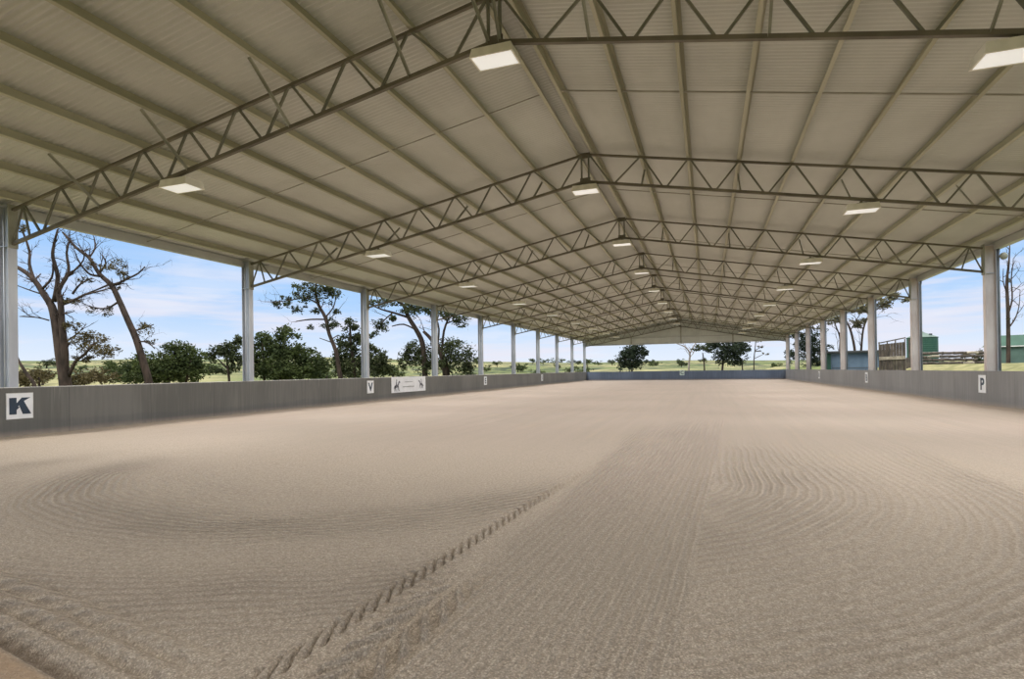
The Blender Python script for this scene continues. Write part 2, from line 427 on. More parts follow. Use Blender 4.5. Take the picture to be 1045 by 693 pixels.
# ------------------------------------------------------------------ columns
def make_column(s):
    c = thing('steel_column', '', 'column', (0,0,0), 'columns along the %s side' % ('left' if s < 0 else 'right'))
    d, bw, tf = .35, .21, .016; top = 5.86
    MB().box(-d/2 if s > 0 else d/2-tf, (-d/2+tf) if s > 0 else d/2, -bw/2, bw/2, 0, top).build('flange', M['colwarmlit' if s > 0 else 'column'], c)
    MB().box(-d/2 if s < 0 else d/2-tf, (-d/2+tf) if s < 0 else d/2, -bw/2, bw/2, 0, top).build('flange', M['column'], c)
    MB().box(-d/2+tf, d/2-tf, -.006, .006, 0, top).build('web', M['colwarmlit' if s > 0 else 'column'], c)
    MB().box(-d/2+tf, d/2-tf, -bw/2+.01, bw/2-.01, 4.84, 4.856).build('stiffener_plate', M['column'], c)
    MB().box(-d/2-.02, d/2+.02, -bw/2-.02, bw/2+.02, top, top+.015).build('cap_plate', M['column'], c)
    MB().box(-d/2-.03, d/2+.05, -bw/2-.05, bw/2+.05, .0, .02).build('base_plate', M['column'], c)
    if s > 0:
        p = MB(); p.tube([(.27,0,5.72),(.27,0,5.62),(.25,0,5.5),(.25,0,.05)], .05, 10)
        p.build('downpipe', M['pipe'], c, True)
    else:
        p = MB(); p.tube([(-.02,-.075,5.8),(-.02,-.075,.1)], .022, 8); p.build('conduit', M['column'], c, True)
    return c
for s in (-1, 1):
    c = make_column(s)
    side = 'left' if s < 0 else 'right'
    for i in range(10):
        if s < 0:
            lab = 'galvanised steel column behind the board with the letter K' if i == 0 else \
                  ('farthest steel column of the left side, at the end wall' if i == 9 else '%s steel column from the camera along the left wall' % ORD[i])
        else:
            lab = ('farthest steel column of the right side, at the end wall' if i == 9 else
                   'grey steel column of the right side standing under the %s roof truss, with downpipe' % ('nearest' if i == 0 else ORD[i]))
            if i == 2: lab = 'broad pinkish steel column closest to the right edge of the photo, by the P sign'
        loc = (s*CWX, Y1+BAY*i, 0)
        if i == 0:
            c.location = loc; c['label'] = lab
            dup(c, (s*CWX, Y1-BAY, 0), 'steel column of the %s side beside the camera, outside the photo' % side)
        else: dup(c, loc, lab)
# floodlight on the near right column
fl = thing('floodlight', 'small round grey floodlight at the top of the nearest right column in view', 'light', (CWX+.36, Y1+2*BAY-.14, 5.42))
hb = MB(); hb.tube([(0,.11,0),(0,.02,0),(0,-.03,0)], [.05,.10,.13], 18); hb.build('housing', M['brace'], fl, True)
hb = MB(); hb.tube([(0,-.032,0),(0,-.04,0)], [.11,.10], 18); hb.build('lens', M['brace'], fl, True)
MB().bar((-.19,.11,0), (0,.09,0), .03, .03).build('bracket', M['pipe'], fl)

# ------------------------------------------------------------------ gable end
gz = 5.0
g = MB(); npn = 60; vs = []; fs = []
yg = YE+.10; k = 0; xx = -13.55
while xx < 13.55:
    for dx, dy in ((0,0),(.06,0),(.08,.03),(.12,.03),(.14,0)):
        q_ = min(xx+dx, 13.55); vs += [(q_, yg+dy, gz), (q_, yg+dy, zr(q_)+.02)]
    xx += .2
for q_ in range(len(vs)//2-1): fs.append((2*q_, 2*q_+2, 2*q_+3, 2*q_+1))
g.add(vs, fs); st_(g.build('wall_gable', M['gable']))
for z_, nm in ((gz+.06,'lowest'),(5.95,'upper')):
    o = MB().box(-13.2 if nm=='lowest' else -12.2, 13.2 if nm=='lowest' else 12.2, YE+.02, YE+.09, z_-.06, z_+.06).build('gable_girt', M['eave'])
    tag(o, '%s horizontal steel girt across the far gable sheeting' % nm, 'girt')
for xg, w_ in ((-6.6,'left of the middle'),(.12,'under the roof peak'),(6.75,'right of the middle')):
    o = MB().box(xg-.08, xg+.08, YE-.02, YE+.02, gz-.02, zb(xg)).build('gable_post', M['brace'])
    tag(o, 'short steel post on the far gable, %s' % w_, 'post')

# ------------------------------------------------------------------ luminaires
def make_light(name='ceiling_light'):
    L = thing(name, '', 'light', (0,0,0), 'box luminaires under the trusses')
    # housing: folded tray, tapering to the top, open below
    w, d, h = .40, .25, .17
    vs = [(-w,-d,0),(w,-d,0),(w,d,0),(-w,d,0),(-w*.92,-d*.86,h),(w*.92,-d*.86,h),(w*.92,d*.86,h),(-w*.92,d*.86,h),
          (-w+.03,-d+.03,0),(w-.03,-d+.03,0),(w-.03,d-.03,0),(-w+.03,d-.03,0)]
    MB().add(vs, [(4,5,6,7),(0,1,5,4),(1,2,6,5),(2,3,7,6),(3,0,4,7),(0,8,9,1),(1,9,10,2),(2,10,11,3),(3,11,8,0)]).build('housing', M['lamp_body'], L)
    MB().box(-w+.03, w-.03, -d+.03, d-.03, .004, .016).build('diffuser', M['diffuser'], L)
    MB().box(-.03,.03,-.03,.03,h,h+.10).build('bracket', M['truss'], L)
    MB().box(-w*.3,w*.3,-.10,.10,h,h+.045).build('gear_tray', M['brace'], L)
    ld = bpy.data.lights.new('lamp', 'AREA'); ld.shape = 'RECTANGLE'; ld.size = .70; ld.size_y = .40; ld.energy = 190; ld.color = (1,.975,.945)
    lo = bpy.data.objects.new('lamp', ld); C.objects.link(lo); lo.parent = L; lo.location = (0,0,-.004)
    return L
M['lamp_body'] = simple('lamp_body', (.80,.77,.66), (.70,.67,.56), .35, .1, 4)
m, nt, b = newmat('diffuser'); M['diffuser'] = m
b.inputs['Base Color'].default_value = (.85,.87,.85,1); b.inputs['Roughness'].default_value = .12
b.inputs['Emission Color'].default_value = (1,.99,.96,1); b.inputs['Emission Strength'].default_value = .45
rows = [(-7.45,'left'),(0.,'ridge'),(7.45,'right')]
L0 = None
for i in range(9):
    for xl, rn in rows:
        zl = zb(xl)-.045-.27
        lab = 'white box luminaire in the %s row, hanging from the %s roof truss' % (rn, 'nearest' if i == 0 else ORD[i])
        if i == 0 and rn == 'ridge': lab = 'large white box luminaire hanging from the peak of the nearest truss, top centre'
        if i == 0 and rn == 'right': lab = 'white box luminaire cut by the right edge of the photo, under the nearest truss'
        loc = (xl, Y1+BAY*i+(.03), zl)
        if L0 is None: L0 = make_light(); L0.location = loc; L0['label'] = lab
        else: dup(L0, loc, lab)

for xl, rn in rows: dup(L0, (xl, Y1-BAY+.03, zb(xl)-.045-.27), 'unseen white box luminaire added in the %s row overhead behind the camera' % rn)  # unseen lamps added to brighten the near sand

# ------------------------------------------------------------------ signs
def text_mesh(ch, size, off, mat, parent, name='letter'):
    cu = bpy.data.curves.new('t', 'FONT'); cu.body = ch; cu.size = size; cu.offset = off; cu.extrude = .002
    cu.align_x = 'CENTER'; cu.align_y = 'CENTER'
    to = bpy.data.objects.new('t', cu); C.objects.link(to)
    dg = bpy.context.evaluated_depsgraph_get(); me = bpy.data.meshes.new_from_object(to.evaluated_get(dg))
    bpy.data.objects.remove(to); me.materials.clear(); me.materials.append(mat)
    zc = [v.co.y for v in me.vertices]; mid = (max(zc)+min(zc))/2
    for v in me.vertices: v.co.y -= mid
    o = bpy.data.objects.new(name, me); C.objects.link(o); o.parent = parent; return o
def sign(side, yc, ch, label, zc=.80, w=.60, h=.66):
    """board facing the arena; local x along the wall, local y up"""
    s = thing('letter_sign', label, 'sign', (side*(WX-.014), yc, zc), 'arena letter boards')
    s.rotation_euler = (PI/2, 0, PI/2 if side < 0 else -PI/2)
    MB().box(-w/2, w/2, -h/2, h/2, -.008, .006).build('board', M['sign'], s)
    fr = MB()
    for a in ((-w/2,w/2,-h/2,-h/2+.012),(-w/2,w/2,h/2-.012,h/2),(-w/2,-w/2+.012,-h/2+.012,h/2-.012),(w/2-.012,w/2,-h/2+.012,h/2-.012)): fr.box(*a, .006, .010)
    fr.build('border', M['cap'], s)
    if ch == 'K':
        k = MB()
        pts = lambda P: k.add([(x,y_,.0065) for x,y_ in P]+[(x,y_,.011) for x,y_ in P],
              [tuple(range(len(P),2*len(P))), tuple(range(len(P)-1,-1,-1))]+[(i,(i+1)%len(P),(i+1)%len(P)+len(P),i+len(P)) for i in range(len(P))])
        pts([(-.235,-.21),(-.075,-.21),(-.075,.21),(-.235,.21)])
        pts([(-.075,-.10),(.0,-.02),(-.075,-.02)][::1])
        pts([(-.075,-.045),(.075,.105),(.10,.13),(.235,.21),(.215,.21),(.04,.21),(-.075,.07)])
        pts([(-.02,.02),(.06,-.21),(.25,-.21),(.085,.12)])
        k.build('letter', M['ink'], s)
    else:
        o = text_mesh(ch, .60, .018, M['ink'], s); o.location = (0,0,.0085)
        o.scale = (1.05,1,1)
    return s
TY = lambda i: Y1+BAY*i
sign(-1, TY(0)+.07, 'K', 'square white board with a bold dark letter K on the left wall')
sign(-1, TY(2)+.02, 'V', 'white letter V board on the left wall beside the hanging banner')
sign(-1, TY(4)+.22, 'E', 'white letter E board on the left wall below the fifth left column')
sign(-1, TY(6)+.5, 'S', 'white letter S board on the left wall below the seventh left column')
sign(1, TY(2)+.02, 'P', 'white letter P board on the right wall by the pinkish near column')
sign(1, TY(4)+.15, 'B', 'white letter B board on the right wall in front of the blue shed')
sign(1, TY(6)+.4, 'R', 'white letter R board on the right wall before the dark conifer')
s_ = thing('letter_sign', 'small pale green letter C board in the middle of the far wall', 'sign', (.2, YE-.0, 1.02), 'arena letter boards'); s_.rotation_euler = (PI/2,0,0)
MB().box(-.3,.3,-.36,.36,-.008,.006).build('board', simple('sign_pale_green', (.62,.75,.70), None, .5), s_)
o = text_mesh('C', .6, .015, M['ink'], s_); o.location = (0,0,.0085)

# hanging banner
bn = thing('banner', 'long white banner with two horse and rider silhouettes hung over the left wall', 'banner', (-(WX-.012), 29.27, .84))
bn.rotation_euler = (PI/2, 0, PI/2)
W2, H2 = 2.0, .445
vs = []; fs = []
NX = 24
for j in range(7):
    for i in range(NX+1):
        u_ = -W2+2*W2*i/NX; v_ = H2-2*H2*j/6 - .02*math.sin(i/NX*PI)*(j == 0)
        vs.append((u_, v_, .012+.006*math.sin(i*1.3+j*.5)))
for j in range(6):
    for i in range(NX): a = j*(NX+1)+i; fs.append((a, a+NX+1, a+NX+2, a+1))
MB().add(vs, fs).build('cloth', M['sign'], bn, True)
def flat(mb, P, z=.021, t=.002):
    n = len(P)
    mb.add([(x,y_,z) for x,y_ in P]+[(x,y_,z+t) for x,y_ in P], [tuple(range(n,2*n)), tuple(range(n-1,-1,-1))]+[(i,(i+1)%n,(i+1)%n+n,i+n) for i in range(n)])
def blob(mb, cx, cy, rx, ry, rot=0, n=14):
    P = []
    for i in range(n):
        a = 2*PI*i/n; u_, v_ = rx*math.cos(a), ry*math.sin(a)
        P.append((cx+u_*math.cos(rot)-v_*math.sin(rot), cy+u_*math.sin(rot)+v_*math.cos(rot)))
    flat(mb, P)
def horse(sx, cx, cy, sc):
    mb = MB(); q = lambda x_: cx+sx*x_*sc
    blob(mb, q(0), cy, .26*sc, .10*sc, sx*.15)                          # trunk
    flat(mb, [(q(a),cy+bb*sc) for a,bb in [(.14,.0),(.26,.05),(.36,.24),(.44,.20),(.47,.24),(.40,.34),(.30,.34),(.16,.14)]][::sx])   # neck and head
    for lx, fx in ((-.2,-.26),(-.14,-.08),(.17,.14),(.21,.34)):
        flat(mb, [(q(lx-.035),cy),(q(fx-.015),cy-.34*sc),(q(fx+.03),cy-.34*sc),(q(lx+.04),cy)][::sx])
    flat(mb, [(q(a),cy+bb*sc) for a,bb in [(-.24,.03),(-.36,-.16),(-.31,-.16),(-.2,.0)]][::sx])   # tail
    flat(mb, [(q(a),cy+bb*sc) for a,bb in [(-.05,.05),(.03,.05),(.05,.30),(-.04,.32),(-.08,.2)]][::sx])  # rider
    blob(mb, q(.01), cy+.39*sc, .05*sc, .06*sc)
    return mb
horse(1, -1.45, -.08, .85).build('horse_silhouette', M['bannerink'], bn)
horse(-1, 1.45, -.04, .75).build('horse_silhouette', M['bannerink'], bn)
mb = MB(); random.seed(5)
for (x0, x1, yc_, hh) in ((-.55,.35,.14,.05),(-.75,.55,-.13,.065)):
    x_ = x0
    while x_ < x1:
        w_ = random.uniform(.05,.09); flat(mb, [(x_,yc_-hh/2),(x_+w_,yc_-hh/2),(x_+w_,yc_+hh/2*random.uniform(.5,1)),(x_,yc_+hh/2)]); x_ += w_+.025
mb.build('faded_lettering', M['bannertext'], bn)

# ------------------------------------------------------------------ terrain
def hz(x, y):
    r = math.hypot(x, y-30); th = math.atan2(x, y-30)       # 0 = along the hall, negative = left
    base = -.08
    def ss(a, b, v): v = min(1, max(0, (v-a)/(b-a))); return v*v*(3-2*v)
    rise = 1.66*ss(14.2, 19.5, x)*ss(-10, 12, y)*(1-ss(110, 160, r))
    base += rise
    if r < 75: return base
    t = min(1, (r-75)/700.); t = t*t*(3-2*t)
    L = .5-.5*math.tanh((th+.35)/.35); Rr = .5+.5*math.tanh((th-.5)/.25)
    H = 9.5*(1-Rr)+12*L+3.5*Rr
    nz = math.sin(th*9+1.3)*.10+math.sin(th*21+r*.004)*.05+math.sin(r*.011+th*5)*.10*(1-t)
    h = H*t*(1+nz)+2.5*math.sin(r*.012+th*7)*min(1,(r-75)/200)*(1-t)
    if r > 1100: h -= (r-1100)*.01
    return base+h
vs = []; fs = []; NT = 160
radii = [0,8,12,14.5,17,20,24,28,32,36,40,45,50,56,62,68,75,85,95,107,120,150,190,240,300,370,450,540,640,760,900,1100,1500,2200]
for r in radii:
    for k in range(NT):
        a = 2*PI*k/NT; x_, y_ = r*math.sin(a), 30+r*math.cos(a); vs.append((x_, y_, hz(x_, y_)))
for j in range(len(radii)-1):
    for k in range(NT):
        k2 = (k+1)%NT; fs.append((j*NT+k, j*NT+k2, (j+1)*NT+k2, (j+1)*NT+k))
m, nt, b = newmat('paddocks'); b.inputs['Roughness'].default_value = .95; b.inputs['Specular IOR Level'].default_value = .05
oc = coords(nt, 'Object'); n1 = noise(nt, .02, 4, oc); n2 = noise(nt, .09, 5, oc, .6); n3 = noise(nt, 1.5, 4, oc)
sep = nt.nodes.new('ShaderNodeSeparateXYZ'); nt.links.new(oc, sep.inputs[0]); xx_ = X(nt, sep.outputs[0]); yy_ = X(nt, sep.outputs[1])
rr = (xx_*xx_+(yy_-30)*(yy_-30)).pw(.5)
col = mix(nt, n1.ramp(.42,.58), (.125,.15,.06), (.27,.25,.13))
col = mix(nt, n3.ramp(.4,.62)*.45, col, (.07,.085,.035))
col = mix(nt, n2.ramp(.50,.56)*rr.ramp(95,200)*.9, col, (.03,.042,.03))
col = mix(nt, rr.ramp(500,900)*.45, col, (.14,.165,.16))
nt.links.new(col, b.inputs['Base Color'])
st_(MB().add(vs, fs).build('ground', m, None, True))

# ------------------------------------------------------------------ trees
def leafcloud(mb, c, rad, n, leaf, flatn=.0):
    """n leaf cards in sub clumps filling an ellipsoid rad=(rx,ry,rz) at c in camera-free world axes"""
    c = Vector(c); ncl = max(3, n//26)
    for q_ in range(ncl):
        while True:
            p = Vector((random.uniform(-1,1),random.uniform(-1,1),random.uniform(-1,1)))
            if .15 < p.length < 1: break
        p = p*(.55+.45*p.length)
        cc = c+Vector((p.x*rad[0], p.y*rad[1], p.z*rad[2]))
        cr = min(rad)*random.uniform(.22,.42)+leaf
        for _ in range(n//ncl):
            o_ = Vector((random.gauss(0,.5),random.gauss(0,.5),random.gauss(0,.36)))*cr
            a = Vector((random.gauss(0,1),random.gauss(0,1),random.gauss(0,.7))).normalized()
            b_ = a.cross(Vector((random.gauss(0,1),random.gauss(0,1),random.gauss(0,1)))).normalized()
            s_l = leaf*random.uniform(.6,1.3); pp = cc+o_
            mb.add([pp-a*s_l, pp+b_*s_l*.45, pp+a*s_l, pp-b_*s_l*.45], [(0,1,2,3)])
def twigs(mb, p, d, L, r, depth):
    """recursive bare twigs"""
    d = d.normalized(); pts = [p]; q_ = p
    for _ in range(3):
        d = (d+Vector((random.gauss(0,.22),random.gauss(0,.22),random.gauss(.03,.22)))).normalized(); q_ = q_+d*L/3; pts.append(q_)
    mb.tube(pts, [r, r*.8, r*.6, r*.35], 4)
    if depth:
        for k in range(2 if depth < 2 else 3):
            pt = pts[random.choice((1,2,3))]
            twigs(mb, pt, d+Vector((random.gauss(0,.7),random.gauss(0,.7),random.gauss(.1,.6))), L*.62, r*.5, depth-1)
def tree(name, label, cat, D, limbs, blobs, leafm='leaf_pine', barkm='bark', dens=1., tw=0, leafpx=2.3, seed=1, group=None, ground=True):
    """limbs: list of [(px,py,radius_px)...]; blobs: (px,py,rx_px,ry_px[,n])"""
    random.seed(seed); sc = D/F
    base = at(limbs[0][0][0], limbs[0][0][1], D); base = (base[0], base[1], hz(base[0], base[1]))
    t = thing(name, label, cat, base, group); B = Vector(base)
    wood = MB()
    for li, L in enumerate(limbs):
        pts = []; rad = []; off = random.uniform(-1,1)*sc*12 if li else 0
        for i, (px, py, rp) in enumerate(L):
            dd = D+(off*i/max(1,len(L)-1))
            pts.append(Vector(at(px, py, dd))-B); rad.append(rp*sc*.86)
        if li == 0 and ground: pts.insert(0, Vector((pts[0].x, pts[0].y, -.1))); rad.insert(0, rad[0]*1.25)
        # smooth by catmull subdivision
        P2 = []; R2 = []
        for i in range(len(pts)-1):
            p0, p1, p2, p3 = pts[max(i-1,0)], pts[i], pts[i+1], pts[min(i+2,len(pts)-1)]
            for k in range(3):
                u_ = k/3; P2.append(.5*((2*p1)+(p2-p0)*u_+(2*p0-5*p1+4*p2-p3)*u_*u_+(3*p1-p0-3*p2+p3)*u_**3)); R2.append(rad[i]*(1-u_)+rad[i+1]*u_)
        P2.append(pts[-1]); R2.append(rad[-1])
        wood.tube(P2, R2, 8 if li < 2 else 6)
        if tw:
            for k in range(2, len(P2)):
                if li == 0 and k < len(P2)*.5: continue
                if random.random() < .75*tw:
                    dr = (P2[k]-P2[k-1]).normalized()+Vector((random.gauss(0,.8),random.gauss(0,.8),random.gauss(.2,.6)))
                    twigs(wood, P2[k], dr, random.uniform(8,20)*sc, max(.35*sc, R2[k]*.35), 2)
    wood.build('trunk', M[barkm], t, True)
    if blobs:
        lf = MB()
        for bl in blobs:
            px, py, rx, ry = bl[:4]; n = int((bl[4] if len(bl) > 4 else rx*ry*1.5)*dens*2.6)
            cc = Vector(at(px, py, D+random.uniform(-1,1)*sc*rx*.4))-B
            # ellipsoid aligned to view directions
            k0 = len(lf.v); leafcloud(lf, (0,0,0), (rx*sc, rx*sc*.85, ry*sc), n, leafpx*sc*.8)
            for j in range(k0, len(lf.v)):
                v = lf.v[j]; lf.v[j] = (v[0]+cc.x, v[1]+cc.y, max(v[2]+cc.z, -.02))
        lf.build('foliage', M[leafm], t)
    return t
G1 = 'trees beyond the left wall'
tree('bare_pine_tree', 'tall half-bare pine with a thick forked trunk, nearest the K column', 'tree', 25, [
    [(67,394,6.6),(62,361,6),(58,334,5.2),(53,313,4.2),(45,301,3.4),(35,286,2.8),(20,274,2.2),(-8,262,1.5)],
    [(66,392,4.5),(66,361,4.2),(63,329,3.6),(62,311,3.2),(60,296,2.6),(70,278,1.7),(68,258,1.2),(72,243,.8)],
    [(55,308,2.6),(59,283,2.3),(54,263,1.9),(55,250,1.5),(59,234,1)],
    [(62,311,2.2),(74,307,1.8),(86,301,1.4),(98,298,1),(111,294.5,.7)],
    [(35,286,1.8),(30,270,1.7),(30,256,1.4),(22,233,.9)],
    [(43,295,1.5),(53,283,1.1),(54,268,.8)],
    [(45,301,1),(30,296,.8),(14,290,.5)],
    [(50,327,1),(38,324,.8),(20,323,.5)],
    [(70,281,1.2),(80,272,1),(86,262,.7),(80,248,.5)],
    [(70,384,2.2),(77,369,1.8),(86,362,1.5),(96,350,1)],
    [(74,300,1.4),(82,290,1),(94,284,.7)]],
    [(90,350,18,11),(108,360,14,7),(74,308,10,4),(72,333,9,6),(25,233,8,5),(84,366,12,5),(86,341,8,5),(60,305,8,4)], 'leaf_dry', tw=1, seed=3, leafpx=1.7, dens=1.3, group=G1)
tree('leaning_pine_tree', 'slender pine leaning left with sparse crown, right of the forked pine', 'tree', 27, [
    [(152,392,4.5),(146,369,4.2),(139,346,3.9),(131,328,3.6),(120,303,3.2),(113.5,291,2.9),(101,279,2.3),(91,263,2),(78,253,1.6),(64,237,1.1)],
    [(113,291,1.7),(121,289,1.6),(129,285,1.3),(141,279,1),(148,272,.6)],
    [(101,279,1.2),(108,269,1),(104,260,.6)],[(91,263,1.2),(97,253,.9),(96,242,.6)],
    [(104,282,1.5),(92,280,1.2),(84,272,1),(78,262,.7)],
    [(121,308,1.3),(108,315,1),(92,313,.7)],[(136,338,1.3),(147,335,1),(157,331,.6)],
    [(140,349,1),(150,349,.8),(158,356,.5)],[(112,290,1.4),(98,296,1),(84,301,.7)]],
    [(106,317,15,5),(116,273,14,9,150),(121,293,8,4),(88,286,9,4,60),(147,334,11,9,110),(124,281,9,5),(97,270,9,6,60),(154,350,6,6,40)], 'leaf_dry', tw=.8, seed=8, leafpx=1.5, group=G1)
tree('dead_sapling', 'thin leaning bare stem low beside the K column', 'tree', 22, [[(36,396,2.2),(29,384,2),(20,370,1.4),(14,356,1)]], [], seed=2)
tree('wide_bush', 'wide dark green bush between the leaning pine and the second left column', 'bush', 30, [[(172,392,2),(172,375,1.6),(178,360,1)],[(160,390,1.6),(150,376,1)],[(190,390,1.4),(195,368,.8)]],
    [(170,372,34,16),(156,383,42,10),(194,364,14,12),(181,355,17,7),(122,380,16,10),(140,374,14,8),(200,378,10,12)], 'leaf_green', seed=4, dens=1.5, group='bushes beyond the left wall')
tree('low_bush', 'low brownish bush at the foot of the forked pine', 'bush', 27, [[(40,396,1.5),(40,385,1)]],
    [(36,385,20,9),(98,385,24,8),(14,388,14,8),(78,388,14,6)], 'leaf_dry', seed=5, dens=1.3, group='bushes beyond the left wall')
tree('small_pine_tree', 'small dark pine just left of the second left column', 'tree', 34, [[(234,390,1.5),(232,370,1.3),(230,352,1)],[(232,376,1),(222,366,.6)]],
    [(229,357,12,9),(238,364,10,16),(216,365,8,6),(221,378,10,4),(243,350,5,8)], 'leaf_pine', seed=6, dens=1.3, group=G1)
tree('dense_bush', 'dense rounded green bush between the second and third left columns', 'bush', 36, [[(285,392,2),(286,370,1.5),(290,345,1)],[(270,390,1.5),(268,350,1)],[(322,390,1.3),(324,366,.8)]],
    [(286,372,28,19),(269,347,11,9),(291,341,14,8),(322,373,18,12),(261,367,8,18),(305,360,16,10),(282,357,18,10),(300,380,30,9)], 'leaf_green', seed=7, dens=1.6, group='bushes beyond the left wall')
tree('crooked_pine_tree', 'crooked slim pine with flat clumps, rising left of the third left column', 'tree', 33, [
    [(348,390,2.8),(346,378,2.6),(342.6,358,2.3),(336,341,2.1),(332,324,2),(325,311,1.8),(322,296,1.5),(324,283,1)],
    [(333,326,1),(317,326,.9),(302,328,.5)],[(326,311,1.1),(312,304,.9),(298,306,.7),(284,308,.5)],
    [(332,324,1),(340,314,.8),(343,303,.5)],[(322,298,.9),(312,291,.6)],[(337,347,.8),(345,342,.5)],[(340,350,.7),(326,345,.4)]],
    [(308,293,10,6),(290,308,12,5),(327,298,16,9),(339,300,8,12),(336,331,12,6),(311,302,13,7),(317,334,6,3),(306,315,10,4),(330,287,14,6),(343,318,6,4),(322,318,8,3),(281,313,5,5)], 'leaf_pine', tw=.5, seed=9, dens=1.3, leafpx=1.7, group=G1)
tree('ragged_pine_tree', 'ragged dark pine half hidden behind the third left column', 'tree', 40, [
    [(362,392,2),(361,370,1.8),(358,350,1.5),(357,330,1)],[(360,360,1),(350,352,.7)]],
    [(357,332,8,8),(351,350,9,8),(360,371,17,18),(385,370,14,13),(366,350,8,10),(345,366,8,12),(380,357,8,6),(394,377,7,9)], 'leaf_pine', seed=10, dens=1.4, group=G1)
tree('spreading_pine_tree', 'big spreading pine behind the fourth left column', 'tree', 50, [
    [(434,390,3.4),(433,370,3.2),(431,350,3),(425,337,2.7),(417,324,2.4),(412,312,2),(404,306,1.4),(396,300,1)],
    [(456,388,4.6),(454,372,4.2),(449,358,3.2),(440,346,2.2),(432,338,1.6)],
    [(417,324,1.6),(401,319,1.3),(390,316,1),(380,312,.7)],[(425,337,1.1),(412,331,.9),(400,333,.6)],
    [(451,358,1.6),(453,338,1.4),(458,324,1)],[(446,356,1.4),(448,336,1.1),(444,322,.7)],[(412,312,1.3),(424,306,1),(436,304,.7)],
    [(401,319,1),(392,327,.8),(384,338,.6)],[(456,330,1),(466,326,.7)]],
    [(390,308,17,5),(423,315,15,9),(453,319,19,9),(469,328,9,7),(388,332,8,8),(379,343,8,4),(427,364,17,17),(464,364,20,17),(478,371,9,13),(458,352,13,7),(417,356,7,5),(438,312,14,8),(402,325,7,4),(474,320,5,4),(440,372,14,10),(412,368,8,9),(408,304,12,4)], 'leaf_pine', tw=.4, seed=12, dens=1.45, leafpx=1.8, group=G1)
G2 = 'trees beyond the far wall'
tree('round_tree', 'round dense tree beyond the left half of the far wall', 'tree', 105, [[(645,381,1.2),(645,372,1)],[(645,376,.7),(638,366,.5)],[(645,376,.7),(652,364,.5)]],
    [(645,367,15,11,520),(648,357,11,6,240),(640,360,9,6,160),(635,371,6,6,100),(656,362,5,8,100)], 'leaf_dark', seed=13, leafpx=1.6, dens=1.3, group=G2)
tree('bare_tree', 'small bare forked tree beyond the middle of the far wall', 'tree', 100, [[(703,381,1.2),(703,372,1.1),(704,361,1),(699,354,.7),(690,350.5,.4)],[(704,361,.8),(708,353,.6),(712,348,.3)],[(703,366,.5),(708,360,.3)]],
    [], 'leaf_dry', 'palebark', tw=.6, seed=14, group=G2)
tree('flat_topped_pine_tree', 'flat-topped pine right of the bare tree beyond the far wall', 'tree', 98, [[(719,381,.9),(718.5,370,.8),(717,360,.6)]],
    [(716,355,9,4,130),(712,357,5,2.5,50),(722,351,7,3,70),(723,358,5,3,50)], 'leaf_pine', seed=15, leafpx=1.3, dens=1.3, group=G2)
tree('broad_dark_tree', 'broad dark tree, the largest beyond the far wall', 'tree', 95, [[(737,381,1.3),(738,370,1.2),(742,358,.9)],[(758,381,.8),(757,366,.7)],[(740,366,.8),(750,356,.5)]],
    [(744,357,17,9,520),(737,366,10,8,220),(752,364,10,10,240),(757,353,9,6,150),(730,353,8,5,120),(742,348,12,4,130),(762,356,4,3,30)], 'leaf_dark', seed=16, leafpx=1.5, dens=1.5, group=G2)
tree('thin_tree', 'thin sparse tree right of the broad dark tree', 'tree', 95, [[(769.5,381,.7),(769.5,366,.6),(771,352,.5),(771,344,.3)],[(770,358,.4),(777,354,.3)],[(770,366,.4),(780,361,.3)]],
    [(776,354,4,1.5,26),(782,361,4,1.2,20),(774,359,3,1.2,16),(773,348,4,2,20)], 'leaf_dry', seed=17, leafpx=1.1, group=G2)
G3 = 'trees beyond the right wall'
tree('dark_conifer_tree', 'dark dense conifer behind the far columns of the right side', 'tree', 100, [[(827,381,1.4),(827,366,1.2),(826,345,.8)],[(827,366,.8),(815,358,.4)]],
    [(827,356,12,20,620),(812,341,7,5,90),(808,363,6,9,140),(843,354,6,4,50),(818,350,7,10,160),(834,364,8,13,200),(822,333,10,7,90),(835,337,7,6,60)], 'leaf_dark', seed=18, leafpx=1.5, dens=1.4, group=G3)
tree('gum_tree', 'twin-stemmed gum tree with brownish leaves rising behind the blue shed', 'tree', 62, [
    [(873,372,1.6),(872,355,1.4),(868,337,1.2),(863,326,.9),(860,316,.6)],[(878,372,1.4),(879,355,1.2),(881,336,1),(886,323,.9),(893,312,.6)],
    [(857,372,1),(857,355,.9),(857,344,.8),(852,330,.5)],[(886,323,.8),(900,312,.7),(914,305,.5),(926,306,.3)],[(881,336,.6),(873,326,.4)],[(868,337,.6),(878,320,.4)]],
    [(877,316,13,5,150),(876,330,8,6,90),(852,327,7,6,80),(902,309,9,7,120),(909,302,11,4,90),(924,308,4,3,22),(890,311,9,5,70),(862,316,7,5,50),(932,303,2.5,2,10)], 'leaf_euc', 'bark', seed=19, leafpx=1.9, dens=1.3, tw=.3, group=G3)
tree('bare_poplar_tree', 'tall narrow bare poplar beside the near right column', 'tree', 48, [
    [(1029,372,2.2),(1029,343,2.0),(1028.5,315,1.8),(1027.5,288,1.5),(1029.5,269,1),(1030.5,250,.5)],
    [(1029,320,1),(1033,305,.8),(1032,285,.6),(1034,268,.4)],[(1029,335,.9),(1036,325,.7),(1040,312,.5),(1041,296,.3)],[(1028,300,.7),(1024,288,.5),(1024,274,.3)]],
    [(1029,300,3,30,30)], 'leaf_dry', 'bark', tw=.7, seed=20, leafpx=1.2, group=G3)
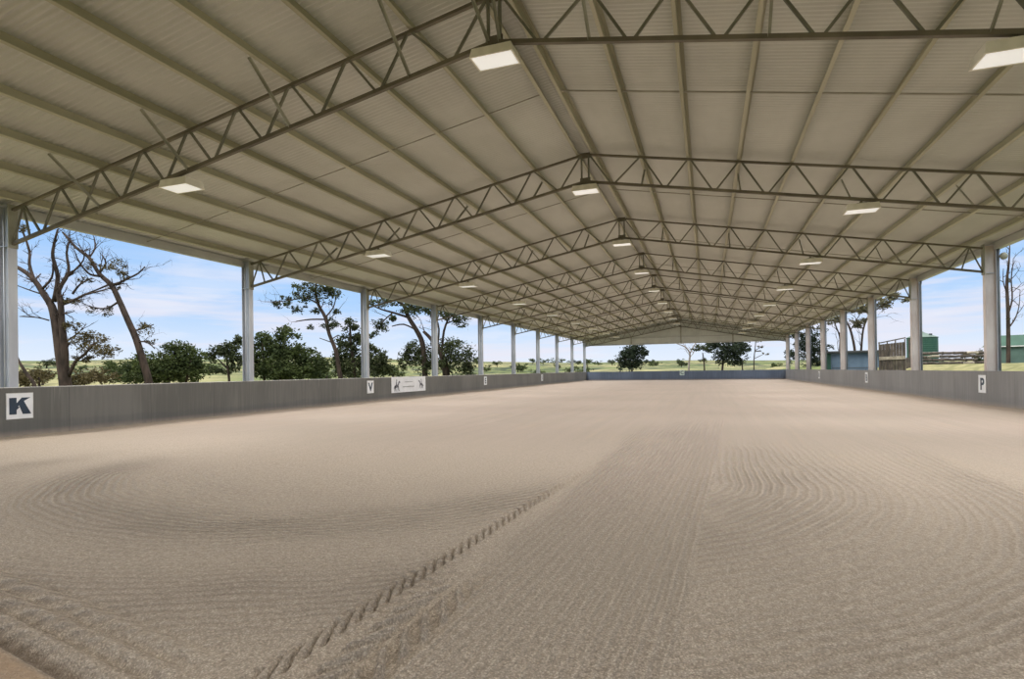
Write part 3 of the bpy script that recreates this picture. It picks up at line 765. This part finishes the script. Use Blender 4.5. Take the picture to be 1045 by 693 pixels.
tree('scrubby_bush', 'scrubby low bush by the log pile beyond the right wall', 'bush', 60, [[(995,378,1),(995,368,.7)]],
    [(986,362,6,4,60),(1000,362,6,6,90),(995,368,9,5,90)], 'leaf_pine', seed=21, leafpx=1.5, group=None)

random.seed(41)
protos = []
for v_ in range(3):
    t = thing('distant_bush', 'distant dark green bush scattered over the pale paddocks beyond the arena', 'bush', (0,0,0), 'bushes on the distant paddocks')
    lf = MB(); R_ = (1.6,2.2,1.3)[v_]
    for k in range(5): leafcloud(lf, (random.uniform(-R_,R_),random.uniform(-R_,R_)*.6,1.1+random.uniform(0,1.1)), (R_*.7,R_*.6,.95), 170, .20)
    lf.build('foliage', M['leaf_green' if v_ else 'leaf_pine'], t)
    MB().tube([(0,0,-.2),(.1,0,1.2),(.15,.1,2.0)], [.16,.12,.06], 6).build('trunk', M['bark'], t)
    protos.append([t, False])
pl = []
def put(n, a, b_, d0, d1):
    k = 0
    while k < n:
        px, D = random.uniform(a,b_), random.uniform(d0,d1); p = at(px, 376, D)
        if all((p[0]-q_[2])**2+(p[1]-q_[3])**2 > 90+D*.5 for q_ in pl): pl.append((px, D, p[0], p[1])); k += 1
put(22, 30, 430, 80, 230); put(22, 440, 612, 150, 420); put(12, 605, 800, 240, 480)
for k, (px, D, _a, _b) in enumerate(pl):
    p = at(px, 376, D); q_ = protos[k % 3]; loc = (p[0], p[1], hz(p[0], p[1])-.05)
    if q_[1]: o = dup(q_[0], loc, q_[0]['label'])
    else: o = q_[0]; o.location = loc; q_[1] = True
    sc_ = random.uniform(.6,1.05)*(1+D/700); o.scale = (sc_*1.3, sc_*1.3, sc_); o.rotation_euler = (0,0,random.uniform(0,6.28))

# ------------------------------------------------------------------ outbuildings on the right
M['blue'] = simple('shed_blue', (.115,.17,.235), (.085,.13,.185), .6, 0, 1)
M['green'] = simple('tank_green', (.028,.085,.058), (.022,.07,.048), .55, 0, 1)
M['greenlt'] = simple('roof_green', (.095,.15,.125), (.075,.12,.10), .55, 0, 1)
M['dkroof'] = simple('roof_dark', (.06,.065,.07), None, .6)
M['timber'] = simple('weathered_timber', (.12,.10,.08), (.06,.052,.045), .85, 0, 6, (1,1,.3))
M['paletimber'] = simple('pale_timber', (.40,.36,.28), (.25,.22,.17), .8, 0, 4)
def face_frame(px, D):
    """origin on the ground and unit vectors: across (image right) and away"""
    p = at(px, 373, D); dx, dy = p[0]-CAM[0], p[1]-CAM[1]; l = math.hypot(dx, dy)
    return (p[0], p[1], 0), math.atan2(dy, dx)-PI/2
def rooted(name, label, cat, px, D, turn=0.):
    p, a = face_frame(px, D); t = thing(name, label, cat, p); t.rotation_euler = (0,0,a+turn); return t, D/F/math.cos(math.atan((px-CX)/F))*1.0
# blue shed
t, s_ = rooted('blue_shed', 'low blue tin shed with a dark roof beyond the right wall', 'shed', 872, 54)
k_ = 54/F*.97; w = 30*k_; top = 1.5+16.5*k_
MB().box(-w, w, 0, 3.5, -.1, top-.15).build('wall_panel', M['blue'], t)
MB().box(-w-.05, -w*.72, -.03, .0, -.1, top-.15).build('side_panel', M['green'], t)
MB().add([(-w-.3,-.5,top-.14),(w+.4,-.5,top-.14),(w+.4,3.8,top-.4),(-w-.3,3.8,top-.4),(-w-.3,-.5,top+.02),(w+.4,-.5,top+.02),(w+.4,3.8,top-.25),(-w-.3,3.8,top-.25)],
         [(0,3,2,1),(4,5,6,7),(0,1,5,4),(1,2,6,5),(2,3,7,6),(3,0,4,7)]).build('roof', M['dkroof'], t)
for x0, x1 in ((-w*.68,-.9),(-.8,w*.42)):
    d_ = MB().box(x0, x1, -.05, -.005, .05, top-.45).build('door', M['blue'], t)
    MB().box(x1-.25, x1-.2, -.09, -.05, 1.0, 1.25).build('handle', M['dkroof'], d_)
    MB().box(x0, x1, -.065, -.05, 1.35, 1.42).build('rail', M['dkroof'], d_)
MB().box(-.9,-.8,-.07,-.005,-.1,top-.3).build('door_post', M['dkroof'], t)
MB().box(w*.80,w+.02,-.03,.0,-.1,top-.15).build('corner_panel', M['dkroof'], t)
# framed timber screen
t, s_ = rooted('timber_screen', 'dark timber framed loading screen with three bays, right of the blue shed', 'screen', 910.5, 42, -.12)
k_ = 42/F*.95; w = 11.6*k_; H = 1.5+27.5*k_
for x_ in (-w, -w*.36, w*.28, w): MB().bar((x_,0,0), (x_,0,H+x_*.10), .07, .07).build('post', M['timber'], t)
for z_, mt in ((.55,'timber'),(1.5+7.5*k_,'paletimber'),(1.5+9.2*k_,'paletimber')):
    MB().bar((-w,-.05,z_), (w,-.05,z_+.05), .04, .12).build('rail', M[mt], t)
MB().bar((-w-.05,0,H-.17), (w+.05,0,H+.17), .09, .08).build('top_rail', M['timber'], t)
bd = MB(); nb = 9
for i in range(nb):
    x_ = -w+2*w*(i+.5)/nb; bd.box(x_-w/nb*.95, x_+w/nb*.95, .045, .07, .1, H-.2+x_*.08)
bd.build('boards', M['timber'], t)
for x_ in (-w*.68, -w*.04, w*.64): MB().box(x_-.06,x_+.06,-.02,.04,.2,1.5+6*k_).build('batten', M['timber'], t)
# dark posts of the yard beside it
for i, (px, pt) in enumerate(((923.2, 366), (926.2, 365), (929, 346))):
    p = at(px, 377, 44+i*.25); o = MB().bar((0,0,.2),(0,0,1.5+(373.4-pt)*44/F),.15,.15).build('fence_post', M['timber'], None, False, (p[0],p[1],0))
    tag(o, ['leftmost','middle','rightmost'][i]+' of three dark posts just right of the timber screen', 'post', 'dark yard posts')
# water tank
def tank(px, D, rpx, eave, peak, label, name='water_tank'):
    p = at(px, 373, D); k_ = D/F; t = thing(name, label, 'tank', (p[0], p[1], 0)); r = rpx*k_
    ze = at(px, eave, D)[2]; zp = at(px, peak, D)[2]
    mb = MB(); prof = []; z_ = -.1
    while z_ < ze: prof.append((r if int(z_/.12) % 2 else r*.992, z_)); z_ += .06
    mb.tube([(0,0,z) for _, z in prof], [q for q, _ in prof], 32); mb.build('shell', M['green'], t, False)
    mb = MB(); mb.tube([(0,0,ze-.03),(0,0,ze+.02),(0,0,zp-.08),(0,0,zp)], [r*1.04,r*1.04,.2,.12], 32); mb.build('roof', M['greenlt'], t)
    mb = MB(); mb.tube([(r*.4,-r*.5,ze+.2),(r*.4,-r*.5,ze+.42)], .16, 12); mb.build('hatch', M['dkroof'], t)
    return t
tank(941.5, 66, 13.2, 344.6, 338.5, 'round green water tank with a conical roof behind the log pile')
# green shed at the right edge
t, s_ = rooted('green_shed', 'pale green shed with pitched roof at the right edge beyond the wall', 'shed', 1043, 60, -.1)
w = 3.1; H = at(1043, 353, 60)[2]; Rz = at(1043, 342, 60)[2]
MB().box(-w, w+1, 0, 3, -.1, H).build('wall_panel', M['greenlt'], t)
MB().add([(-w-.2,-.25,H-.03),(w+1.2,-.25,H-.03),(w+1.2,3.2,H-.03),(-w-.2,3.2,H-.03),(-w+1.0,1.5,Rz+.1),(w,1.5,Rz+.1)],
         [(0,3,2,1),(0,1,5,4),(2,3,4,5),(1,2,5),(3,0,4)]).build('roof', M['green'], t)
MB().box(-w-.1,w+1.1,-.30,-.22,H-.06,H+.05).build('gutter', M['cap'], t)
# log pile: individual logs
random.seed(33)
for i in range(24):
    row = i//6; col_ = i % 6
    px0 = 940+col_*11.8+(row%2)*4+random.uniform(-.5,.5)
    D = 52+.05*(i%2)+row*.12
    p = at(px0, 375, D); r = random.uniform(.125,.15); L = random.uniform(.98,1.08)
    if px0 > 1003: continue
    _, a = face_frame(px0, D); a += random.uniform(-.06,.06)
    pts = [Vector((-L/2+L*q/4, random.uniform(-.03,.03), random.uniform(-.03,.03))) for q in range(5)]
    mb = MB(); mb.tube(pts, [r,r*.98,r*.92,r*.9,r*.82], 9)
    o = mb.build('log', M['paletimber' if i % 9 == 4 else 'timber'], None, True, (p[0],p[1],hz(p[0],p[1])+.13+row*.31)); o.rotation_euler = (0, random.uniform(-.06,.06), a)
    tag(o, 'weathered grey log in the long log pile beyond the right wall', 'log', 'logs of the pile beyond the right wall')

# ------------------------------------------------------------------ light
w = bpy.data.worlds.new('sky'); bpy.context.scene.world = w; w.use_nodes = True; nt = w.node_tree
bg = nt.nodes['Background']; tc = nt.nodes.new('ShaderNodeTexCoord'); sep = nt.nodes.new('ShaderNodeSeparateXYZ')
nt.links.new(tc.outputs['Generated'], sep.inputs[0]); z = X(nt, sep.outputs[2])
mp = nt.nodes.new('ShaderNodeMapping'); mp.inputs['Scale'].default_value = (1.3,1.3,16); nt.links.new(tc.outputs['Generated'], mp.inputs[0])
cl = noise(nt, 1.7, 5, mp.outputs[0], .55)
mp2 = nt.nodes.new('ShaderNodeMapping'); mp2.inputs['Scale'].default_value = (2.2,2.2,9); mp2.inputs['Location'].default_value = (3,1,0); nt.links.new(tc.outputs['Generated'], mp2.inputs[0])
cl2 = noise(nt, 2.6, 6, mp2.outputs[0], .6)
c = mix(nt, z.ramp(.0,.13), (.80,.88,1.0), (.44,.67,1.0))
c = mix(nt, z.ramp(.10,.30), c, (.31,.56,.98))
c = mix(nt, cl.ramp(.47,.62)*z.ramp(.21,.10)*.75, c, (.84,.83,.93))
c = mix(nt, cl2.ramp(.5,.7)*z.ramp(.28,.12)*.35, c, (.9,.92,1.0))
c = mix(nt, z.ramp(.26,.5), c, (1.0,.975,.94))          # white upper sky out of view, added to brighten the scene
nt.links.new(c, bg.inputs[0])
stg = z.ramp(.24,.55)*2.2+1.0
nt.links.new(stg.s, bg.inputs[1])
sun = bpy.data.lights.new('sun', 'SUN'); sun.energy = 1.0; sun.angle = math.radians(12); sun.color = (1,.96,.9)
so = bpy.data.objects.new('sun', sun); C.objects.link(so); so.rotation_euler = (math.radians(38), 0, math.radians(-25))
